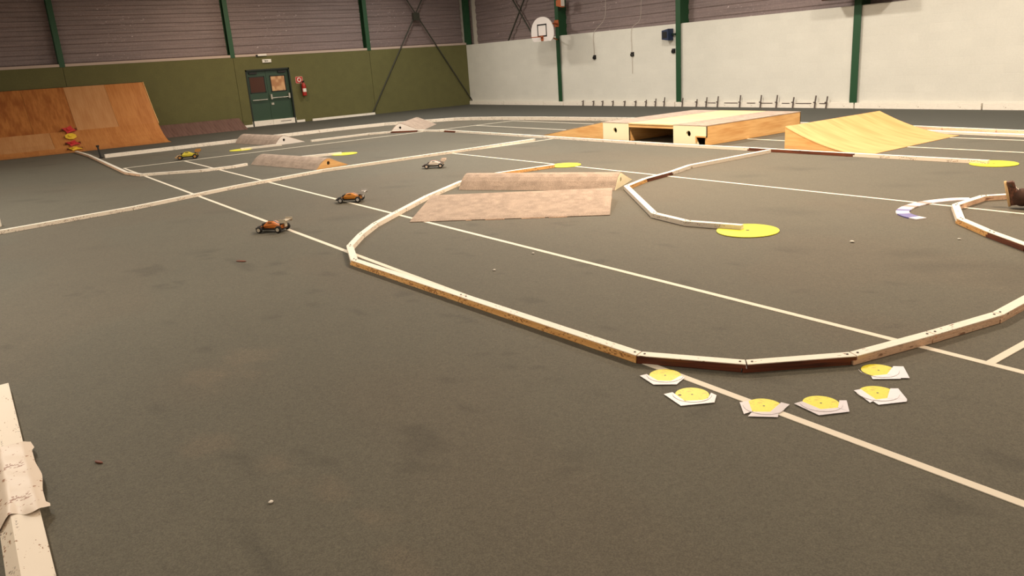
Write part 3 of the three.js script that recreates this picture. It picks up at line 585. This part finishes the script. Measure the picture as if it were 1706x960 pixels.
{
  const t = thing('wall_speaker', 'small dark blue box on the white wall beside the third green column', 'speaker', [-18.62, 2.27, Z0 + 0.14]);
  part('cabinet', (() => { const g = slab([[-0.16, -0.14], [0.12, -0.18], [0.12, 0.18], [-0.16, 0.14]], -0.13, 0.13, [], 0.015); return g; })(), M.blue, t);
  part('grille', box(-0.12, 0.08, -0.1, 0.1, 0.13, 0.136), M.black, t);
  part('bracket', box(0.12, 0.28, -0.03, 0.03, -0.08, -0.04), M.steelDark, t);
}
[['dark wall hook on the white wall, left of the pair under hanging cords', -22.35, 1.72], ['dark wall hook at the end of the long hanging cord', -20.4, 1.74], ['dark wall hook under the blue box', -18.5, 1.76]].forEach(([l, x, y]) => {
  const t = thing('wall_hook', l, 'hook', [x, y, Z0]);
  part('plate', box(-0.07, 0.07, -0.07, 0.07, 0, 0.02), M.black, t); part('ring', (() => { const g = new THREE.TorusGeometry(0.05, 0.015, 6, 14); g.translate(0, -0.02, 0.05); return uvBox(g); })(), M.black, t);
});
tag(part('cord', curveTube([[-21.75, 5.2, Z0 - 0.1], [-21.8, 3.6, Z0 - 0.1], [-21.87, 3.0, Z0 - 0.08], [-22.2, 2.68, Z0 + 0.02], [-22.34, 2.55, Z0 + 0.03], [-22.35, 1.8, Z0 + 0.03]], 0.008, 40), M.cord, scene), 'pale cord bending out of the ribbed cladding, the left one of two', 'cord').name = 'cord';
tag(part('cord', curveTube([[-20.0, 5.2, Z0 - 0.1], [-20.04, 3.4, Z0 - 0.1], [-20.13, 2.8, Z0 - 0.08], [-20.38, 2.6, Z0 + 0.02], [-20.4, 1.8, Z0 + 0.03], [-20.4, 1.1, Z0 + 0.03]], 0.008, 40), M.cord, scene), 'pale cord hanging down past a dark hook, the right one of two', 'cord').name = 'cord_001';
{
  const t = thing('flood_lamp', 'small unlit flood lamp high on the second green column above the basketball board', 'lamp', [-23.95, 3.72, Z0 + 0.2]);
  part('shell', slab([[-0.14, -0.1], [0.14, -0.16], [0.14, 0.16], [-0.14, 0.1]], -0.1, 0.1, [], 0.02), M.rim, t); part('yoke', tube([0, -0.1, -0.05], [-0.2, -0.25, -0.1], 0.02), M.black, t); part('lens', box(0.1, 0.152, -0.12, 0.12, -0.08, 0.08), M.signWhite, t);
}
{
  const t = thing('wall_heater', 'dark brown heater box at the top of the fourth green column', 'heater', [-11.9, 2.72, Z0 + 0.45]);
  part('housing', rbox(1.7, 0.34, 0.5, 0.03, 0, 0.2, 0), std(0x4a2a1c, 0.5), t); part('bracket', mergeGeometries([box(-0.3, -0.25, 0.15, 0.2, -0.45, -0.2), box(0.25, 0.3, 0.15, 0.2, -0.45, -0.2)]), M.steelDark, t);
  part('grille', mergeGeometries([0, 1, 2, 3].map(k => box(-0.8, 0.8, 0.08 + k * 0.07, 0.1 + k * 0.07, 0.25, 0.262))), M.black, t);
}
// dark pegs standing along the white boards: [x, height]
[[-22.99, 0.2], [-22.4, 0.19], [-21.9, 0.19], [-21.35, 0.19], [-20.75, 0.19], [-20.2, 0.2], [-19.7, 0.22], [-19.25, 0.26], [-18.85, 0.3], [-18.05, 0.28], [-17.45, 0.24], [-17.05, 0.3], [-16.6, 0.33], [-15.75, 0.36], [-15.0, 0.36], [-14.45, 0.36], [-13.9, 0.3], [-13.2, 0.34], [-12.85, 0.32]].forEach(([x, h], i) => {
  const o = tag(part('peg', join(tube([0, 0.003, 0], [0.02, h, -0.03], 0.02), rbox(0.06, 0.03, 0.05, 0.006, 0, 0.16, 0)), M.greyPeg, scene, [x, 0, Z0 + 0.125]), `${h < 0.23 ? 'short' : 'tall'} dark peg along the boards of the white wall, ${ORDER[i]} of the row from left`, 'peg', 'pegs along the white wall boards'); o.name = numbered('peg');
});
[[-16.85, 0.3], [-16.1, 0.5], [-15.35, 0.3], [-14.8, 0.4], [-14.15, 0.25], [-13.7, 0.25], [-13.45, 0.25], [-12.98, 0.2]].forEach(([x, w], i) => {
  const o = tag(part('clip', rbox(w, 0.022, 0.012, 0.004), M.greyPeg, scene, [x, 0.13, Z0 + 0.092]), `dark flat clip on the white wall boards, ${ORDER[i]} of the eight from left`, 'clip', 'clips on the white wall boards'); o.name = numbered('clip');
});
// ---------------------------------------------------------------- by the door
{
  const t = thing('fire_extinguisher', 'red fire extinguisher hanging on the green wall right of the double door', 'fire extinguisher', [X0 + 0.12, 1.0, -11.85]);
  const g = new THREE.LatheGeometry([[0, 0], [0.075, 0], [0.085, 0.02], [0.085, 0.38], [0.07, 0.45], [0.03, 0.49], [0.03, 0.52], [0, 0.52]].map(p => new THREE.Vector2(...p)), 20);
  part('cylinder', uvBox(g), M.red, t); part('valve', mergeGeometries([box(-0.03, 0.03, 0.51, 0.56, -0.03, 0.03), box(-0.01, 0.13, 0.56, 0.58, -0.015, 0.015)]), M.black, t);
  part('hose', curveTube([[0, 0.54, 0.03], [0.03, 0.52, 0.11], [0.03, 0.3, 0.12], [0.02, 0.12, 0.1]], 0.013), M.black, t); part('data_label', (() => { const g2 = new THREE.CylinderGeometry(0.087, 0.087, 0.13, 16, 1, true, 0.6, 2.0); g2.translate(0, 0.22, 0); return uvBox(g2); })(), M.signWhite, t);
  part('bracket', box(-0.118, -0.07, 0.3, 0.4, -0.06, 0.06), M.black, t);
  const s = thing('extinguisher_sign', 'small red square sign with a white ring above the fire extinguisher', 'sign', [X0 + 0.004, 1.62, -11.74]);
  part('plate', box(0, 0.006, -0.13, 0.13, -0.15, 0.15), M.signRed, s);
  part('ring', (() => { const q = new THREE.TorusGeometry(0.07, 0.018, 6, 20); q.rotateY(Math.PI / 2); q.translate(0.008, 0.0, 0); return uvBox(q); })(), M.signWhite, s);
  part('border', mergeGeometries([box(0.004, 0.009, 0.11, 0.13, -0.15, 0.15), box(0.004, 0.009, -0.13, -0.11, -0.15, 0.15), box(0.004, 0.009, -0.13, 0.13, -0.15, -0.13), box(0.004, 0.009, -0.13, 0.13, 0.13, 0.15)]), std(0xd09080, 0.5), s);
  const e = thing('exit_sign', 'small white exit sign with a dark running figure above the double door', 'sign', [X0 + 0.002, 2.35, -10.55]);
  part('case', box(0, 0.05, 0, 0.12, -0.17, 0.17), M.signWhite, e);
  part('pictogram', mergeGeometries([box(0.05, 0.053, 0.03, 0.09, 0.02, 0.05), box(0.05, 0.053, 0.02, 0.05, 0.06, 0.085), box(0.05, 0.053, 0.07, 0.1, 0.07, 0.1), box(0.05, 0.053, 0.05, 0.07, -0.06, 0.0), box(0.05, 0.053, 0.03, 0.09, -0.02, -0.01)]), M.steelDark, e);
  const j = thing('junction_box', 'slim white lamp unit on the flashing above the exit sign', 'lamp unit', [X0 + 0.014, 2.6, -10.4]);
  part('case', box(0, 0.06, 0, 0.07, -0.17, 0.17), M.signWhite, j); part('end_cap', box(0, 0.05, -0.02, 0.05, 0.17, 0.23), M.black, j);
}
// ---------------------------------------------------------------- scraps on the floor
const rs = rng(77);
[[-3.25, -0.83, 0.012, 'white paper crumb lying on the floor at the bottom of the picture'], [-4.03, -6.64, 0.022, 'white scrap on the floor left of the hook-shaped border'], [-3.38, -7.3, 0.014, 'white scrap just below the brown side of the hook-shaped border'], [-5.82, -3.81, 0.014, 'white crumb on the floor inside the long curved border, lower of two'], [-6.05, -4.43, 0.014, 'white crumb on the floor near the second court line, upper of two']].forEach(([x, z, r, l]) => {
  const g = new THREE.IcosahedronGeometry(r, 1), p = g.attributes.position; for (let i = 0; i < p.count; i++) p.setXYZ(i, p.getX(i) * (0.7 + 0.6 * hash(Math.round(p.getX(i) * 1e4), Math.round(p.getZ(i) * 1e4), 3)), p.getY(i) * 0.4 + r * 0.42, p.getZ(i));
  tag(part('scrap', uvBox(g), M.signWhite, scene, [x, 0.0005, z]), l, 'scrap').name = numbered('scrap');
});
[[-8.22, -2.22, 'dark leaf lying alone on the floor below the nearest toy buggy', 0.07], [-4.25, -0.27, 'dark sliver lying on the floor above the bottom left beam', 0.03]].forEach(([x, z, l, s]) => {
  const g = new THREE.SphereGeometry(1, 12, 8); g.scale(s, 0.006, s * 0.32); tag(part('leaf', uvBox(g), M.brown, scene, [x, 0.006, z], [0, 0.5, 0]), l, 'leaf').name = numbered('leaf');
});
{
  const t = thing('white_block', 'white painted wooden block at the left edge of the picture', 'block', [-13.62, 0.001, -0.23]);
  part('block', rbox(0.1, 0.16, 0.5, 0.006, 0, 0.08, 0.12), M.topWhite, t); part('base', box(-0.07, 0.07, 0.0, 0.01, -0.12, 0.36), M.white, t);
}
// ---------------------------------------------------------------- person sitting on the floor at the right edge, one leg stretched out
{
  const t = thing('person', 'person in dark brown trousers and brown boots sitting on the floor', 'person', [-3.665, 0.003, -8.91], 0.42);
  function blend(bones, c, half, res, k = 0.03) {      // bones: [ax, ay, az, ra, bx, by, bz, rb]
    const mc = new MarchingCubes(res, M.black, false, false, 60000), h = res / 2;
    mc.isolation = 0;
    for (let z = 0; z < res; z++) for (let y = 0; y < res; y++) for (let x = 0; x < res; x++) {
      const p = [c[0] + (x - h) / h * half, c[1] + (y - h) / h * half, c[2] + (z - h) / h * half];
      let d = 9;
      for (const b of bones) {
        const v = [b[4] - b[0], b[5] - b[1], b[6] - b[2]], w = [p[0] - b[0], p[1] - b[1], p[2] - b[2]];
        const u = Math.max(0, Math.min(1, (v[0] * w[0] + v[1] * w[1] + v[2] * w[2]) / (v[0] ** 2 + v[1] ** 2 + v[2] ** 2 + 1e-9)));
        const e = Math.hypot(w[0] - v[0] * u, w[1] - v[1] * u, w[2] - v[2] * u) - (b[3] + (b[7] - b[3]) * u);
        const q = Math.max(0, k - Math.abs(d - e)) / k; d = Math.min(d, e) - q * q * k * 0.25;
      }
      mc.field[x + y * res + z * res * res] = -d;
    }
    mc.update();
    const g = new THREE.BufferGeometry(), pos = new Float32Array(mc.positionArray.slice(0, mc.count * 3)), nor = new Float32Array(mc.normalArray.slice(0, mc.count * 3));
    for (let i = 0; i < pos.length; i += 3) { pos[i] = c[0] + pos[i] * half; pos[i + 1] = c[1] + pos[i + 1] * half; pos[i + 2] = c[2] + pos[i + 2] * half; }
    g.setAttribute('position', new THREE.BufferAttribute(pos, 3)); g.setAttribute('normal', new THREE.BufferAttribute(nor, 3));
    return uvBox(g);
  }
  const ank = [0.11, 0.10, 0], knee = [0.50, 0.145, -0.01], hip = [0.93, 0.13, -0.02], hip2 = [0.93, 0.13, -0.2], knee2 = [0.72, 0.50, -0.26], ank2 = [0.56, 0.11, -0.26];
  const B = (a, ra, b, rb) => [...a, ra, ...b, rb];
  const chest = [1.16, 0.54, -0.11], neck = [1.17, 0.68, -0.11], head = [1.15, 0.82, -0.11];
  const shR = [1.16, 0.6, 0.07], elR = [1.36, 0.36, 0.13], haR = [1.42, 0.08, 0.14], shL = [1.16, 0.6, -0.29], elL = [0.98, 0.4, -0.38], haL = [0.78, 0.5, -0.32];
  const fingers = []; for (let k = 0; k < 4; k++) fingers.push(B([1.43, 0.06, 0.12 + k * 0.018], 0.011, [1.5 - Math.abs(k - 1.4) * 0.012, 0.02, 0.115 + k * 0.022], 0.008), B([0.76, 0.51, -0.35 + k * 0.018], 0.011, [0.7, 0.52 - 0.01 * k, -0.345 + k * 0.02], 0.008));
  fingers.push(B([1.42, 0.06, 0.12], 0.012, [1.44, 0.03, 0.08], 0.009), B([0.78, 0.5, -0.3], 0.012, [0.74, 0.52, -0.25], 0.009));
  const body = part('body', blend([
    B(ank, 0.035, knee, 0.055), B(knee, 0.06, hip, 0.085), B(ank2, 0.035, knee2, 0.055), B(knee2, 0.06, hip2, 0.085),
    B([0.96, 0.16, -0.11], 0.13, chest, 0.13), B(shR, 0.06, shL, 0.06), B(neck, 0.055, head, 0.05), B([1.15, 0.84, -0.11], 0.085, [1.12, 0.78, -0.11], 0.062), B([1.05, 0.81, -0.11], 0.014, [1.045, 0.795, -0.11], 0.016),
    B(shR, 0.05, elR, 0.04), B(elR, 0.04, haR, 0.028), B(shL, 0.05, elL, 0.04), B(elL, 0.04, haL, 0.028), B([1.42, 0.07, 0.145], 0.028, [1.45, 0.05, 0.145], 0.026), B([0.78, 0.5, -0.32], 0.028, [0.75, 0.51, -0.32], 0.026), ...fingers,
  ], [0.8, 0.45, -0.1], 0.82, 110, 0.02), std(0xc49272, 0.6), t);
  const trouser = std(0xffffff, 0.9, { map: speckle([74, 50, 40], 0.4, 201, [0.3, 0.3]) });
  part('trousers', blend([B([0.12, 0.115, 0], 0.095, [0.24, 0.125, -0.005], 0.088), B([0.24, 0.125, 0], 0.085, knee, 0.09), B(knee, 0.095, hip, 0.12), B(ank2, 0.075, knee2, 0.085), B(knee2, 0.09, hip2, 0.12), B([0.96, 0.16, -0.05], 0.15, [0.96, 0.16, -0.17], 0.15)], [0.6, 0.3, -0.1], 0.62, 90, 0.05), trouser, t);
  part('jacket', blend([B([0.98, 0.2, -0.11], 0.16, chest, 0.17), B(shR, 0.085, shL, 0.085), B(shR, 0.075, elR, 0.062), B(elR, 0.062, [1.41, 0.15, 0.14], 0.05), B(shL, 0.075, elL, 0.062), B(elL, 0.062, [0.83, 0.47, -0.335], 0.05)], [1.15, 0.4, -0.1], 0.5, 80, 0.05), std(0x2b2a30, 0.85), t);
  part('hair', blend([B([1.18, 0.87, -0.11], 0.082, [1.22, 0.82, -0.11], 0.075)], [1.18, 0.86, -0.11], 0.2, 40), std(0x2a1c14, 0.8), t);
  const leather = std(0xffffff, 0.6, { map: speckle([92, 56, 40], 0.5, 203, [0.2, 0.2], 1.2) }), sole = std(0xdcb988, 0.7);
  const boot = (pos, turn, size) => {
    const b = part('boot', slab([[0.005, 0.028], [0, 0.1], [0.012, 0.19], [0.135, 0.20], [0.15, 0.145], [0.185, 0.112], [0.235, 0.108], [0.28, 0.104], [0.298, 0.08], [0.298, 0.028]], -0.046, 0.046, [], 0.018), leather, t, pos, turn); b.rotation.order = 'ZYX'; b.scale.setScalar(size);
    const o = []; for (let k = 0; k < 28; k++) { const a = k / 28 * Math.PI * 2, x = 0.15 + 0.158 * Math.cos(a); o.push([x, Math.sin(a) * (0.036 + 0.014 * step(0.05, 0.22, x)) * 1.05]); }
    part('sole', prism(o, 0, 0.03, 0.005), sole, b);
    part('toe_cap', (() => { const g = new THREE.SphereGeometry(1, 16, 10); g.scale(0.055, 0.042, 0.05); g.translate(0.25, 0.058, 0); return uvBox(g); })(), std(0x4a3a2c, 0.6), b);
    part('tongue', slab([[0.09, 0.17], [0.15, 0.15], [0.155, 0.205], [0.12, 0.225]], -0.03, 0.03, [], 0.01), std(0x2a1a14, 0.8), b);
    part('laces', mergeGeometries([0, 1, 2].map(k => tube([0.155 + k * 0.022, 0.146 - k * 0.015, -0.03], [0.165 + k * 0.022, 0.14 - k * 0.015, 0.03], 0.005))), std(0xe0cfc0, 0.7), b);
  };
  boot([0.0, 0.016, 0], [0, Math.PI, -Math.PI / 2 + 0.24], 0.88);
  boot([0.64, 0.001, -0.26], [0, Math.PI, 0], 0.9);
}
shade(scene);
renderer.render(scene, camera);
